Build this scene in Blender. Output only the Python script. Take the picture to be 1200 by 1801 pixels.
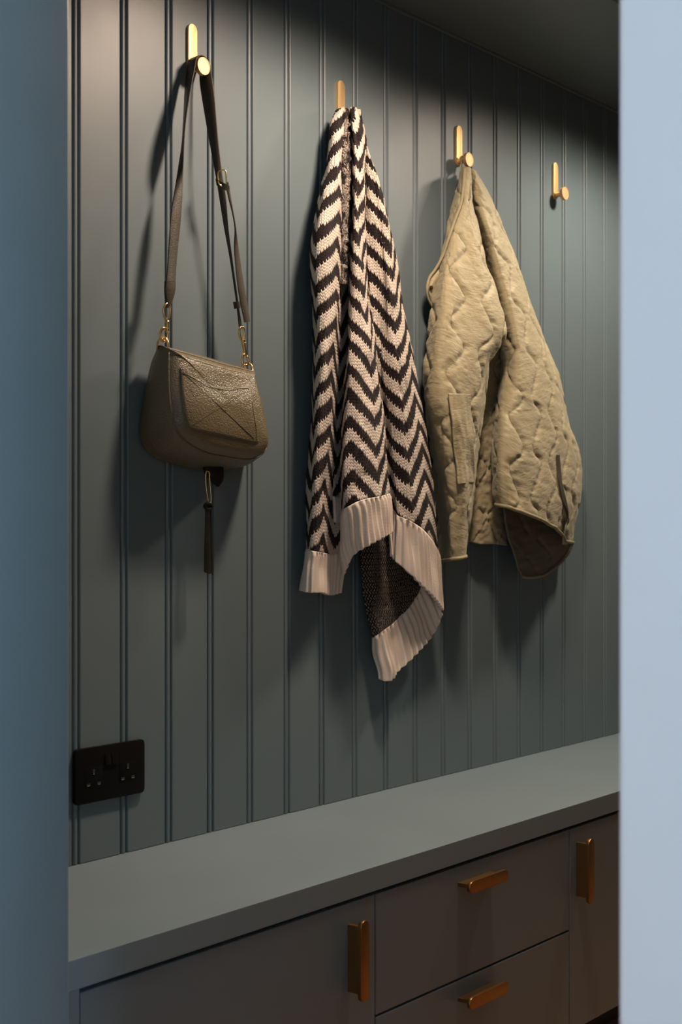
import bpy, bmesh, math, random
import numpy as np
from mathutils import Vector, Matrix

for o in list(bpy.data.objects):
    bpy.data.objects.remove(o, do_unlink=True)
scene = bpy.context.scene
COL = scene.collection
random.seed(4)
rng = np.random.default_rng(7)

# ------------------------------------------------------------------ camera
# Metres.  x runs along the panelled wall (away from the camera), the wall face is
# y = 0, the room is at y < 0, the floor is z = 0.
TH = math.radians(51.29)                 # angle between the view axis and the wall normal
ST, CT = math.sin(TH), math.cos(TH)
FPX = 2532.9                             # focal length in pixels of a 1200 x 1801 frame
CAM_D, CAM_Z = 1.7175, 1.015
U0, V0 = 600.0, 915.0
cam_data = bpy.data.cameras.new('camera')
cam_data.sensor_fit = 'VERTICAL'
cam_data.sensor_height = 36.0
cam_data.sensor_width = 24.0
cam_data.lens = FPX * 36.0 / 1801.0
cam_data.shift_y = (V0 - 900.5) / 1801.0
cam_data.clip_start = 0.02
cam_data.dof.use_dof = True
cam_data.dof.focus_distance = 2.55
cam_data.dof.aperture_fstop = 7.5
cam = bpy.data.objects.new('camera', cam_data)
cam.location = (0.0, -CAM_D, CAM_Z)
cam.rotation_euler = (math.pi / 2, 0.0, -TH)
COL.objects.link(cam)
scene.camera = cam

# ------------------------------------------------------------------ world: cool daylight in the hall
world = bpy.data.worlds.new('hall_daylight')
scene.world = world
world.use_nodes = True
wb = world.node_tree.nodes['Background']
wb.inputs[0].default_value = (0.62, 0.78, 1.0, 1)
wb.inputs[1].default_value = 0.08

# unseen, added hall lights: cool daylight on the reveal, warm fill on the jamb
HALL_LIGHTS = [((0.62, -3.27, 1.58), (math.pi / 2, 0, 0), 0.6, 0.95, 50.0, (0.50, 0.78, 1.0)),
           ((-0.87, -0.45, 1.30), (0, -math.pi / 2, 0), 0.8, 1.4, 5.0, (1.0, 0.77, 0.67))]
for wloc, wrot, wsx, wsy, wen, wcol in HALL_LIGHTS:
    wd = bpy.data.lights.new('hall_added_light', 'AREA')
    wd.shape = 'RECTANGLE'
    wd.size, wd.size_y = (wsx, wsy) if wrot[0] else (wsy, wsx)
    wd.energy = wen
    wd.color = wcol
    wo_ = bpy.data.objects.new('hall_added_light', wd)
    wo_.location = wloc; wo_.rotation_euler = wrot
    COL.objects.link(wo_)

# ------------------------------------------------------------------ exposure / view
scene.view_settings.view_transform = 'Standard'
scene.view_settings.look = 'None'
scene.view_settings.exposure = 0.0
scene.view_settings.gamma = 1.0
scene.view_settings.use_curve_mapping = False

# ------------------------------------------------------------------ the room's ceiling downlights (lamps; fittings are built below)
CEIL = 2.108
DOWNLIGHTS = [(1.98, -0.475, 26.5, (1.0, 0.755, 0.58)), (3.02, -0.475, 24.0, (1.0, 0.84, 0.67))]
for i, (lx, ly, e, lc) in enumerate(DOWNLIGHTS):
    ld = bpy.data.lights.new('downlight_lamp', 'SPOT')
    ld.energy = e * math.pi
    ld.color = lc
    ld.shadow_soft_size = 0.075
    ld.spot_size = math.radians(158)
    ld.spot_blend = 0.65
    lo = bpy.data.objects.new('downlight_lamp', ld)
    lo.location = (lx, ly, CEIL - 0.02)
    COL.objects.link(lo)

# ------------------------------------------------------------------ helpers
def at(u, v, y):
    """Room point that lies at distance |y| in front of the panelled wall and is measured at (u, v) in the photograph."""
    k = (u - U0) / FPX
    d = (CAM_D + y) / (CT - k * ST)
    return Vector((d * ST + k * d * CT, y, CAM_Z + (V0 - v) * d / FPX))

def nodes(mat):
    mat.use_nodes = True
    nt = mat.node_tree
    return nt, nt.nodes, nt.links, nt.nodes['Principled BSDF']

def set_in(b, **kw):
    for k, v in kw.items():
        k = k.replace('_', ' ')
        if k in b.inputs:
            b.inputs[k].default_value = v

def math_node(nt, op, a=None, b=None, c=None):
    n = nt.nodes.new('ShaderNodeMath'); n.operation = op
    for i, x in enumerate((a, b, c)):
        if x is None: continue
        if isinstance(x, (int, float)): n.inputs[i].default_value = x
        else: nt.links.new(x, n.inputs[i])
    return n.outputs[0]

def mix_col(nt, fac, a, b):
    n = nt.nodes.new('ShaderNodeMix'); n.data_type = 'RGBA'
    if isinstance(fac, (int, float)): n.inputs[0].default_value = fac
    else: nt.links.new(fac, n.inputs[0])
    for i, x in ((6, a), (7, b)):
        if isinstance(x, tuple): n.inputs[i].default_value = x if len(x) == 4 else (*x, 1)
        else: nt.links.new(x, n.inputs[i])
    return n.outputs[2]

def noise(nt, scale, detail=4, rough=0.55, coord=None, vec_scale=None):
    if coord is None:
        coord = nt.nodes.new('ShaderNodeTexCoord').outputs['Object']
    if vec_scale:
        m = nt.nodes.new('ShaderNodeMapping'); m.inputs['Scale'].default_value = vec_scale
        nt.links.new(coord, m.inputs[0]); coord = m.outputs[0]
    n = nt.nodes.new('ShaderNodeTexNoise')
    n.inputs['Scale'].default_value = scale; n.inputs['Detail'].default_value = detail
    n.inputs['Roughness'].default_value = rough
    nt.links.new(coord, n.inputs['Vector'])
    return n.outputs['Fac']

def bump(nt, height, strength, dist, normal=None):
    b = nt.nodes.new('ShaderNodeBump')
    b.inputs['Strength'].default_value = strength; b.inputs['Distance'].default_value = dist
    nt.links.new(height, b.inputs['Height'])
    if normal is not None: nt.links.new(normal, b.inputs['Normal'])
    return b.outputs[0]

def paint_mat(name, col, rough, brush=(60, 60, 3), var=0.06, bstr=0.12, spec=0.5):
    m = bpy.data.materials.new(name)
    nt, N, L, b = nodes(m)
    n1 = noise(nt, 1.0, 3, 0.6, vec_scale=brush)
    n2 = noise(nt, 7.0, 4)
    f = math_node(nt, 'MULTIPLY_ADD', n2, var * 2, -var)
    c = mix_col(nt, math_node(nt, 'ADD', 0.5, f), tuple(x * 0.8 for x in col), tuple(x * 1.2 for x in col))
    L.new(c, b.inputs['Base Color'])
    L.new(math_node(nt, 'MULTIPLY_ADD', n2, 0.12, rough - 0.06), b.inputs['Roughness'])
    b.inputs['Specular IOR Level'].default_value = spec
    L.new(bump(nt, n1, bstr, 0.0008), b.inputs['Normal'])
    return m

def plain_mat(name, col, rough=0.5, metal=0.0, spec=0.5):
    m = bpy.data.materials.new(name)
    nt, N, L, b = nodes(m)
    n2 = noise(nt, 60.0, 3)
    c = mix_col(nt, n2, tuple(x * 0.92 for x in col), tuple(min(1, x * 1.08) for x in col))
    L.new(c, b.inputs['Base Color'])
    set_in(b, Roughness=rough, Metallic=metal, Specular_IOR_Level=spec)
    return m

def brass_mat(name, col, rough):
    m = bpy.data.materials.new(name)
    nt, N, L, b = nodes(m)
    n1 = noise(nt, 1.0, 3, 0.6, vec_scale=(900, 900, 25))
    c = mix_col(nt, n1, tuple(x * 0.9 for x in col), tuple(min(1, x * 1.05) for x in col))
    L.new(c, b.inputs['Base Color'])
    b.inputs['Metallic'].default_value = 1.0
    L.new(math_node(nt, 'MULTIPLY_ADD', n1, 0.12, rough - 0.06), b.inputs['Roughness'])
    L.new(bump(nt, n1, 0.06, 0.0003), b.inputs['Normal'])
    return m

BLUE = (0.112, 0.148, 0.163)
M = {}
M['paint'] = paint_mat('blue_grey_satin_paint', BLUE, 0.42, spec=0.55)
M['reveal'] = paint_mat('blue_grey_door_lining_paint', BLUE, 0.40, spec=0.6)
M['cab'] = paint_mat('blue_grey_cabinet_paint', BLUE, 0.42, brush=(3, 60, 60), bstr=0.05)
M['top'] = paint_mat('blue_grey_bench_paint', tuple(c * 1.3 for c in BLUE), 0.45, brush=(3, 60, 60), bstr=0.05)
M['hall'] = paint_mat('pale_hall_paint', (0.78, 0.79, 0.82), 0.6, var=0.02, bstr=0.03)
M['ceiling'] = paint_mat('cream_ceiling_paint', (0.50, 0.46, 0.40), 0.8, var=0.02, bstr=0.03)
M['brass'] = brass_mat('brushed_brass', (0.88, 0.64, 0.33), 0.58)
M['knob'] = brass_mat('brushed_copper_brass', (0.74, 0.46, 0.26), 0.60)
M['brass_dark'] = brass_mat('antique_brass', (0.30, 0.172, 0.066), 0.38)
M['gold'] = brass_mat('polished_gold_hardware', (0.83, 0.58, 0.25), 0.22)
M['black'] = plain_mat('black_satin_plastic', (0.005, 0.0048, 0.0048), 0.5, spec=0.10)
M['blackmetal'] = plain_mat('matt_black_plate', (0.0055, 0.0050, 0.0048), 0.45, spec=0.12)
M['pin'] = plain_mat('socket_contact', (0.75, 0.75, 0.72), 0.3, 1.0)
M['dark'] = plain_mat('dark_recess', (0.02, 0.022, 0.024), 0.7)

def link(o, parent=None):
    COL.objects.link(o)
    if parent is not None: o.parent = parent
    return o

def tag(o, label=None, cat=None, group=None, kind=None):
    if label: o['label'] = label
    if cat: o['category'] = cat
    if group: o['group'] = group
    if kind: o['kind'] = kind
    return o

def empty(name, loc, label=None, cat=None, group=None):
    o = bpy.data.objects.new(name, None)
    o.empty_display_size = 0.05
    o.location = loc
    link(o)
    return tag(o, label, cat, group)

def finish(name, bm, mat, parent=None, smooth=False, angle=None):
    """Link a bmesh given in room coordinates as ONE object (kept in place under its parent)."""
    bmesh.ops.recalc_face_normals(bm, faces=bm.faces)
    me = bpy.data.meshes.new(name)
    bm.to_mesh(me); bm.free()
    if smooth:
        for p in me.polygons: p.use_smooth = True
        if angle is not None: me.set_sharp_from_angle(angle=math.radians(angle))
    me.materials.append(mat)
    o = bpy.data.objects.new(name, me)
    link(o, parent)
    if parent is not None:
        off = Vector((0, 0, 0)); p = parent
        while p is not None:
            off += p.location; p = p.parent
        me.transform(Matrix.Translation(-off))
    return o

def add_box(bm, lo, hi, bevel=0.0, seg=2):
    r = bmesh.ops.create_cube(bm, size=1.0)
    vs = r['verts']
    for v in vs:
        v.co = Vector([lo[i] + (v.co[i] + 0.5) * (hi[i] - lo[i]) for i in range(3)])
    if bevel > 0:
        es = list({e for v in vs for e in v.link_edges})
        bmesh.ops.bevel(bm, geom=es, offset=bevel, segments=seg, affect='EDGES', profile=0.5)
    return vs

def box(name, lo, hi, mat, parent=None, bevel=0.0, seg=2):
    bm = bmesh.new(); add_box(bm, lo, hi, bevel, seg)
    return finish(name, bm, mat, parent)

def add_prism(bm, pts, axis, a, b, bevel=0.0, seg=2):
    """Extrude a 2-D outline along an axis (0 x, 1 y, 2 z) from a to b."""
    def mk(p, t):
        c = [0, 0, 0]; c[axis] = t
        o = [i for i in range(3) if i != axis]
        c[o[0]], c[o[1]] = p
        return bm.verts.new(c)
    A = [mk(p, a) for p in pts]; B = [mk(p, b) for p in pts]
    fa = bm.faces.new(A); fb = bm.faces.new(B[::-1])
    n = len(pts)
    for i in range(n):
        bm.faces.new([A[i], B[i], B[(i + 1) % n], A[(i + 1) % n]])
    if bevel > 0:
        es = list(fa.edges) + list(fb.edges)
        bmesh.ops.bevel(bm, geom=es, offset=bevel, segments=seg, affect='EDGES', profile=0.5)

def stadium(w, h, n=10):
    """outline of a bar with round ends, centred; long side h if h > w else w"""
    pts = []
    r = min(w, h) / 2
    if h >= w:
        for s, c in ((0, h / 2 - r), (math.pi, -(h / 2 - r))):
            for i in range(n + 1):
                a = s + math.pi * i / n
                pts.append((r * math.cos(a), c + r * math.sin(a)))
    else:
        for s, c in ((-math.pi / 2, w / 2 - r), (math.pi / 2, -(w / 2 - r))):
            for i in range(n + 1):
                a = s + math.pi * i / n
                pts.append((c + r * math.cos(a), r * math.sin(a)))
    return pts

def lathe_y(bm, cx, cz, prof, seg=32):
    """revolve profile [(radius, y)] about the y axis through (cx, cz)"""
    rings = []
    for r, y in prof:
        if r < 1e-6:
            rings.append([bm.verts.new((cx, y, cz))])
        else:
            rings.append([bm.verts.new((cx + r * math.cos(2 * math.pi * i / seg), y, cz + r * math.sin(2 * math.pi * i / seg))) for i in range(seg)])
    for A, B in zip(rings[:-1], rings[1:]):
        for i in range(seg):
            j = (i + 1) % seg
            if len(A) == 1: bm.faces.new([A[0], B[i], B[j]])
            elif len(B) == 1: bm.faces.new([A[i], B[0], A[j]])
            else: bm.faces.new([A[i], B[i], B[j], A[j]])

def catmull(P, n, closed=False):
    """dense Catmull-Rom polyline through the points P (list of vectors), n samples"""
    P = np.array([tuple(p) for p in P], float)
    if len(P) == 2:
        t = np.linspace(0, 1, n)[:, None]
        return P[0] * (1 - t) + P[1] * t
    if closed:
        Q = np.vstack([P[-1], P, P[0], P[1]]); segs = len(P)
    else:
        Q = np.vstack([2 * P[0] - P[1], P, 2 * P[-1] - P[-2]]); segs = len(P) - 1
    ts = np.linspace(0, segs, n, endpoint=not closed)
    i = np.minimum(ts.astype(int), segs - 1); f = (ts - i)[:, None]
    p0, p1, p2, p3 = Q[i], Q[i + 1], Q[i + 2], Q[i + 3]
    return 0.5 * (2 * p1 + (p2 - p0) * f + (2 * p0 - 5 * p1 + 4 * p2 - p3) * f ** 2 + (3 * p1 - p0 - 3 * p2 + p3) * f ** 3)

def even(P, n):
    """resample a dense polyline evenly by length"""
    d = np.r_[0, np.cumsum(np.linalg.norm(np.diff(P, axis=0), axis=1))]
    s = np.linspace(0, d[-1], n)
    return np.c_[tuple(np.interp(s, d, P[:, k]) for k in range(P.shape[1]))]

def add_tube(bm, pts, r, seg=10, closed=False, cap=True):
    """round tube along the points; r a number or one per point"""
    pts = [Vector(p) for p in pts]; n = len(pts)
    rr = [r] * n if isinstance(r, (int, float)) else r
    rings = []; up = None
    for i in range(n):
        a = pts[(i - 1) % n] if (i > 0 or closed) else pts[i]
        b = pts[(i + 1) % n] if (i < n - 1 or closed) else pts[i]
        t = (b - a).normalized()
        if up is None:
            up = t.orthogonal().normalized()
        up = (up - t * up.dot(t)).normalized()
        w = t.cross(up)
        rings.append([bm.verts.new(pts[i] + (up * math.cos(2 * math.pi * k / seg) + w * math.sin(2 * math.pi * k / seg)) * rr[i]) for k in range(seg)])
    m = n if closed else n - 1
    for i in range(m):
        A, B = rings[i], rings[(i + 1) % n]
        off = 0
        if closed and i == n - 1:
            off = min(range(seg), key=lambda o: (A[0].co - B[o].co).length)
        for k in range(seg):
            bm.faces.new([A[k], A[(k + 1) % seg], B[(k + 1 + off) % seg], B[(k + off) % seg]])
    if cap and not closed:
        bm.faces.new(rings[0][::-1]); bm.faces.new(rings[-1])

def add_ribbon(bm, A, B, thick, nrm_hint=None):
    """flat band of real thickness between two equally long point lists"""
    n = len(A)
    A = [Vector(a) for a in A]; B = [Vector(b) for b in B]
    rows = []
    for i in range(n):
        t = ((A[min(i + 1, n - 1)] + B[min(i + 1, n - 1)]) - (A[max(i - 1, 0)] + B[max(i - 1, 0)])).normalized()
        w = (B[i] - A[i]).normalized()
        m = t.cross(w).normalized() * thick * 0.5
        e = w * min(thick * 0.35, (B[i] - A[i]).length * 0.25)
        rows.append([bm.verts.new(p) for p in (A[i] + m + e, B[i] + m - e, B[i] + m * 0.4, B[i] - m * 0.4, B[i] - m - e, A[i] - m + e, A[i] - m * 0.4, A[i] + m * 0.4)])
    k = len(rows[0])
    for R, S in zip(rows[:-1], rows[1:]):
        for j in range(k):
            bm.faces.new([R[j], R[(j + 1) % k], S[(j + 1) % k], S[j]])
    bm.faces.new(rows[0][::-1]); bm.faces.new(rows[-1])

def copy_tree(o, parent=None):
    c = o.copy(); COL.objects.link(c)
    if parent is not None: c.parent = parent
    for ch in o.children: copy_tree(ch, c)
    return c

# ------------------------------------------------------------------ structure
X0, X1 = 1.130, 4.30          # room between the door partition and the far wall
HALLX = 0.990                 # hall face of the partition
YB = -2.60                    # opposite wall
SOF_Z, SOF_Y = 2.040, -0.361
BENCH_Z, BENCH_Y, BENCH_T = 0.480, -0.367, 0.038

# panelled wall: a backing sheet that carries one object per tongue-and-groove board
wall = box('wall_back', (0.99, 0.016, 0.0), (X1 + 0.1, 0.12, CEIL), M['paint'])
tag(wall, 'blue-grey tongue-and-groove panelled wall behind the hooks', kind='structure')
P = 0.100
def board_profile(w):
    # from one joint to the next (x, y); face at y = 0, the bead sits at the left end of the board
    pts = [(0.0005, 0.014), (0.0005, 0.0045), (0.0022, 0.0045), (0.0030, 0.0030)]
    for i in range(9):
        a = math.pi * (1 - i / 8)
        pts.append((0.0072 + 0.0042 * math.cos(a), 0.0028 - 0.0034 * math.sin(a)))
    pts += [(0.0122, 0.0050), (0.0146, 0.0050), (0.0162, 0.0008), (0.0176, 0.0)]
    pts += [(w - 0.0020, 0.0), (w - 0.0006, 0.0010), (w - 0.0002, 0.0045), (w - 0.0002, 0.014)]
    return pts
bm = bmesh.new(); add_prism(bm, board_profile(P), 2, BENCH_Z + 0.001, SOF_Z - 0.002)
first = finish('board', bm, M['paint'], wall, smooth=True, angle=28)
x = 1.487 - 0.009 - 4 * P
first.location.x = x
k = 1
while x + P < X1 - 0.02:
    x += P
    c = first.copy(); COL.objects.link(c); c.parent = wall
    c.location.x = x
    k += 1

# small ledge of old paint where the boards meet the soffit
tr = box('trim_1', (X0, -0.006, SOF_Z - 0.006), (X1, 0.0005, SOF_Z + 0.001), M['paint'], bevel=0.002)
tag(tr, 'thin painted bead between panelled wall and soffit', kind='structure')

sof = box('ceiling_soffit', (X0 + 0.0005, SOF_Y, SOF_Z), (X1 - 0.0005, 0.0155, CEIL - 0.0005), M['paint'], bevel=0.002)
tag(sof, 'dark blue-grey boxed soffit above the hooks', kind='structure')
ce = box('ceiling', (-0.9, -3.3, CEIL), (X1 + 0.1, 0.12, CEIL + 0.1), M['ceiling'])
tag(ce, 'cream painted ceiling', kind='structure')

wl = box('wall_left', (HALLX, -0.400, 0.0), (X0 - 0.0005, 0.0155, CEIL - 0.0005), M['reveal'], bevel=0.003)
tag(wl, 'blue-grey door reveal at the left edge', kind='structure')
wr = box('wall_right', (HALLX, -3.3, 0.0), (X0 - 0.0005, -1.195, CEIL - 0.0005), M['hall'], bevel=0.004)
tag(wr, 'pale wall end beside the doorway at the right edge', kind='structure')
wo = box('wall_over_door', (HALLX, -1.1945, 2.03), (X0 - 0.0005, -0.4005, CEIL - 0.0005), M['hall'])
tag(wo, 'pale wall over the doorway', kind='structure')
wh = box('wall_hall', (-1.0, -3.3, 0.0), (-0.9, 0.12, CEIL), M['hall'])
tag(wh, 'pale painted hall wall', kind='structure')
we = box('wall_hall_end', (-0.9, 0.02, 0.0), (HALLX - 0.0005, 0.12, CEIL - 0.0005), M['hall'])
tag(we, 'pale end wall of the hall', kind='structure')
pan = box('added_panel_1', (-0.899, -0.90, 0.55), (-0.880, -0.01, 2.05), M['hall'])  # plain unseen panel, added as backing for the warm fill light
tag(pan, 'white panel added behind the warm hall light', kind='structure')
wv = box('wall_hall_back', (-0.9, -3.42, 0.0), (X0, -3.3005, CEIL - 0.0005), M['hall'])
tag(wv, 'pale hall wall behind the added end light', kind='structure')
pan2 = box('added_panel_2', (0.28, -3.300, 1.06), (0.96, -3.280, 2.07), M['hall'])  # plain unseen panel, added as backing for the cool end light
tag(pan2, 'white panel added behind the hall end light', kind='structure')
wf = box('wall_far', (X1, YB, 0.0), (X1 + 0.1, 0.0155, CEIL - 0.0005), M['paint'])
tag(wf, 'blue-grey far end wall', kind='structure')
wo2 = box('wall_opposite', (X0, YB - 0.1, 0.0), (X1 + 0.1, YB, CEIL - 0.0005), M['paint'])
tag(wo2, 'blue-grey wall opposite the hooks', kind='structure')

# wooden floor, board by board
M['oak'] = bpy.data.materials.new('oiled_oak')
nt, N, L, b = nodes(M['oak'])
oi = N.new('ShaderNodeObjectInfo')
g1 = noise(nt, 1.0, 6, 0.65, vec_scale=(2.5, 45, 45))
g2 = noise(nt, 3.0, 3)
c = mix_col(nt, g1, (0.22, 0.095, 0.034), (0.38, 0.19, 0.078))
c = mix_col(nt, math_node(nt, 'MULTIPLY', oi.outputs['Random'], 0.35), c, (0.40, 0.20, 0.08))
L.new(c, b.inputs['Base Color']); b.inputs['Roughness'].default_value = 0.42
L.new(bump(nt, g1, 0.15, 0.001), b.inputs['Normal'])
fl = box('floor', (-0.9, -3.3, -0.06), (X1 + 0.1, 0.12, -0.014), M['dark'])
tag(fl, 'warm oak plank floor', kind='structure')
y = -3.3; r = 0
while y < -0.30:
    xs = -0.9 - (r * 0.53) % 1.3
    while xs < X1:
        a, bb = max(xs, -0.9), min(xs + 1.3, X1)
        if bb - a > 0.05:
            box('plank', (a + 0.001, y + 0.001, -0.014), (bb - 0.001, y + 0.139, 0.0), M['oak'], fl, bevel=0.0012, seg=1)
        xs += 1.3
    y += 0.14; r += 1

# downlight fittings
for i, (lx, ly, e, lc) in enumerate(DOWNLIGHTS):
    t = empty('downlight', (lx, ly, CEIL), ['round recessed ceiling downlight nearer the bag', 'round recessed ceiling downlight at the far end'][i], 'downlight')
    bm = bmesh.new()
    seg = 32; rings = []
    for rr, zz in ((0.096, CEIL - 0.0002), (0.095, CEIL - 0.006), (0.090, CEIL - 0.008), (0.083, CEIL - 0.004), (0.082, CEIL - 0.0002)):
        rings.append([bm.verts.new((lx + rr * math.cos(2 * math.pi * q / seg), ly + rr * math.sin(2 * math.pi * q / seg), zz)) for q in range(seg)])
    for A, B in zip(rings[:-1], rings[1:]):
        for q in range(seg): bm.faces.new([A[q], A[(q + 1) % seg], B[(q + 1) % seg], B[q]])
    finish('bezel', bm, M['hall'], t, smooth=True)
    bm = bmesh.new(); bmesh.ops.create_circle(bm, cap_ends=True, radius=0.082, segments=32, matrix=Matrix.Translation((lx, ly, CEIL - 0.001)))
    em = bpy.data.materials.new('warm_led_lens'); n_, N_, L_, b_ = nodes(em)
    set_in(b_, Emission_Color=(1, 0.74, 0.5, 1), Emission_Strength=3.0)
    finish('lens', bm, em, t)

# ------------------------------------------------------------------ bench top and cabinets
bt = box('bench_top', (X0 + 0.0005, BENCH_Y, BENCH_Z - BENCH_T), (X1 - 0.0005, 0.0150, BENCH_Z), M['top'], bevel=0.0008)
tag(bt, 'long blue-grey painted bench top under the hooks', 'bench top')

DB, DT = 0.056, BENCH_Z - BENCH_T - 0.006      # bottom and top of the fronts
YF = -0.3655                                   # face of the fronts
FT = 0.022
def cabinet(name, xa, xb, label, stile=0.0):
    t = empty(name, ((xa + xb) / 2, -0.18, 0.0), label, 'cabinet')
    box('carcass', (xa + 0.0005, YF + FT + 0.001, 0.050), (xb - 0.0005, 0.010, BENCH_Z - BENCH_T - 0.0005), M['dark'], t)
    box('plinth', (xa + 0.0005, -0.320, 0.0005), (xb - 0.0005, -0.300, 0.0495), M['dark'], t)
    return t
def front(name, t, xa, xb, za, zb):
    return box(name, (xa + 0.0015, YF, za), (xb - 0.0015, YF + FT, zb), M['cab'], t, bevel=0.0012, seg=2)

def pull(t, cx, cz, vertical):
    """T-section brass pull: a web against the front and a round-ended face bar"""
    n = 0.122 if vertical else 0.120
    w = 0.0205
    bm = bmesh.new()
    pts = stadium(w, n) if vertical else stadium(n, w)
    add_prism(bm, [(cx + p[0], cz + p[1]) for p in pts], 1, YF - 0.031, YF - 0.0245, bevel=0.0008)
    h = finish('handle', bm, M['brass_dark'], t, smooth=True, angle=24)
    if vertical:
        box('handle_web', (cx - 0.0035, YF - 0.0245, cz - n / 2 + 0.010), (cx + 0.0035, YF - 0.0001, cz + n / 2 - 0.010), M['brass_dark'], h, bevel=0.0006)
    else:
        box('handle_web', (cx - n / 2 + 0.010, YF - 0.0245, cz - 0.0035), (cx + n / 2 - 0.010, YF - 0.0001, cz + 0.0035), M['brass_dark'], h, bevel=0.0006)
    return h

c1 = cabinet('base_cabinet', X0, 1.772, 'blue-grey single-door base cabinet at the near end of the bench')
box('stile', (X0 + 0.0005, BENCH_Y, 0.050), (1.1735, YF + FT, BENCH_Z - BENCH_T - 0.0001), M['cab'], c1, bevel=0.0002)
d = front('door', c1, 1.1755, 1.772, DB, DT); pull(d, 1.7065, 0.3540, True)
c2 = cabinet('drawer_cabinet', 1.772, 2.3715, 'blue-grey base cabinet with two stacked drawers between the doors')
d = front('drawer', c2, 1.772, 2.3715, 0.2490, DT); pull(d, 2.0490, 0.4065, False)
d = front('drawer', c2, 1.772, 2.3715, DB, 0.2455); pull(d, 2.0490, 0.2145, False)
c3 = cabinet('base_cabinet', 2.3715, 2.971, 'blue-grey single-door base cabinet right of the drawers')
d = front('door', c3, 2.3715, 2.971, DB, DT); pull(d, 2.4000, 0.3570, True)
c4 = cabinet('base_cabinet', 2.971, X1 - 0.001, 'blue-grey base cabinet at the far end of the bench')
d = front('door', c4, 2.971, 3.630, DB, DT); pull(d, 3.575, 0.3570, True)
d = front('door', c4, 3.630, X1 - 0.001, DB, DT); pull(d, 3.685, 0.3570, True)

# ------------------------------------------------------------------ wall hooks
HOOK_X = [1.7375, 2.1380, 2.5384, 2.9400]
HOOK_T, HOOK_B, KNOB_Y = 1.8515, 1.7650, -0.031
def make_hook(hx, label, group):
    t = empty('coat_hook', (hx, 0.0, HOOK_B), label, 'hook', group)
    bm = bmesh.new()
    cz = (HOOK_T + HOOK_B) / 2
    add_prism(bm, [(hx + p[0], cz + p[1]) for p in stadium(0.0205, HOOK_T - HOOK_B)], 1, -0.0052, -0.0001, bevel=0.0007)
    finish('back_plate', bm, M['brass'], t, smooth=True, angle=24)
    kz = HOOK_B + 0.0103
    bm = bmesh.new(); lathe_y(bm, hx, kz, [(0, -0.0053), (0.0058, -0.0053), (0.0058, KNOB_Y + 0.0085), (0.0, KNOB_Y + 0.0085)], 24)
    finish('peg', bm, M['brass'], t, smooth=True, angle=40)
    bm = bmesh.new()
    lathe_y(bm, hx, kz, [(0, KNOB_Y + 0.0084), (0.0140, KNOB_Y + 0.0084), (0.0150, KNOB_Y + 0.0074), (0.0150, KNOB_Y + 0.0006), (0.0144, KNOB_Y), (0.0133, KNOB_Y), (0.0129, KNOB_Y + 0.0006), (0, KNOB_Y + 0.0006)], 40)
    finish('knob', bm, M['knob'], t, smooth=True, angle=30)
    return t
for hx, lb in zip(HOOK_X, ['brushed brass wall hook holding the handbag strap', 'brushed brass wall hook under the striped knit', 'brushed brass wall hook holding the khaki jacket', 'empty brushed brass wall hook, farthest from the bag']):
    make_hook(hx, lb, 'brass wall hooks in a row')

# ------------------------------------------------------------------ double socket
SX0, SX1, SZ0, SZ1 = 1.4780, 1.6240, 0.5740, 0.6600
t = empty('double_socket', ((SX0 + SX1) / 2, 0, SZ0), 'matt black double power socket low on the panelled wall', 'socket')
bm = bmesh.new()
def rrect(x0, x1, z0, z1, r, n=6):
    pts = []
    for cx, cz, s in ((x1 - r, z1 - r, 0), (x0 + r, z1 - r, 90), (x0 + r, z0 + r, 180), (x1 - r, z0 + r, 270)):
        for i in range(n + 1):
            a = math.radians(s + 90 * i / n); pts.append((cx + r * math.cos(a), cz + r * math.sin(a)))
    return pts
add_prism(bm, rrect(SX0, SX1, SZ0, SZ1, 0.006), 1, -0.0075, -0.0008, bevel=0.0012)
finish('face_plate', bm, M['blackmetal'], t, smooth=True, angle=24)
for s, ox in enumerate((-0.036, 0.036)):
    cx = (SX0 + SX1) / 2 + ox; cz = SZ0 + 0.036
    bm = bmesh.new()
    add_prism(bm, rrect(cx - 0.019, cx + 0.019, cz - 0.0135, cz + 0.0195, 0.003), 1, -0.0077, -0.0070, bevel=0.0001)
    ins = finish('socket_insert', bm, M['black'], t, smooth=True, angle=35)
    for dx, dz, w, h in ((0, 0.0115, 0.0042, 0.0085), (-0.0108, -0.0075, 0.0072, 0.0046), (0.0108, -0.0075, 0.0072, 0.0046)):
        # sunken-looking shutter with the metal contact at its lower lip
        box('pin_hole', (cx + dx - w / 2, -0.00815, cz + dz - h / 2), (cx + dx + w / 2, -0.0078, cz + dz + h / 2), M['dark'], ins)
        box('contact', (cx + dx - w * 0.36, -0.00835, cz + dz - h / 2 + 0.0002), (cx + dx + w * 0.36, -0.00812, cz + dz - h / 2 + 0.0014), M['pin'], ins)
    bm = bmesh.new()
    sx = (SX0 + SX1) / 2 + (-0.0068 if s == 0 else 0.0068)
    add_prism(bm, [(-0.0105, SZ0 + 0.055), (-0.0090, SZ0 + 0.066), (-0.0070, SZ0 + 0.078), (-0.0070, SZ0 + 0.055)], 0, sx - 0.0060, sx + 0.0060, bevel=0.0006)
    finish('rocker_switch', bm, M['black'], t, smooth=True, angle=35)

# ------------------------------------------------------------------ cloth and leather helpers
def AT(L):
    return [at(*p) for p in L]

def seen(p):
    """inverse of at(): where a room point is measured in the photograph"""
    p = np.asarray(p, float)
    x, pp, z = p[..., 0], CAM_D + p[..., 1], p[..., 2] - CAM_Z
    d = x * ST + pp * CT
    return U0 + FPX * (x * CT - pp * ST) / d, V0 - FPX * z / d

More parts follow.
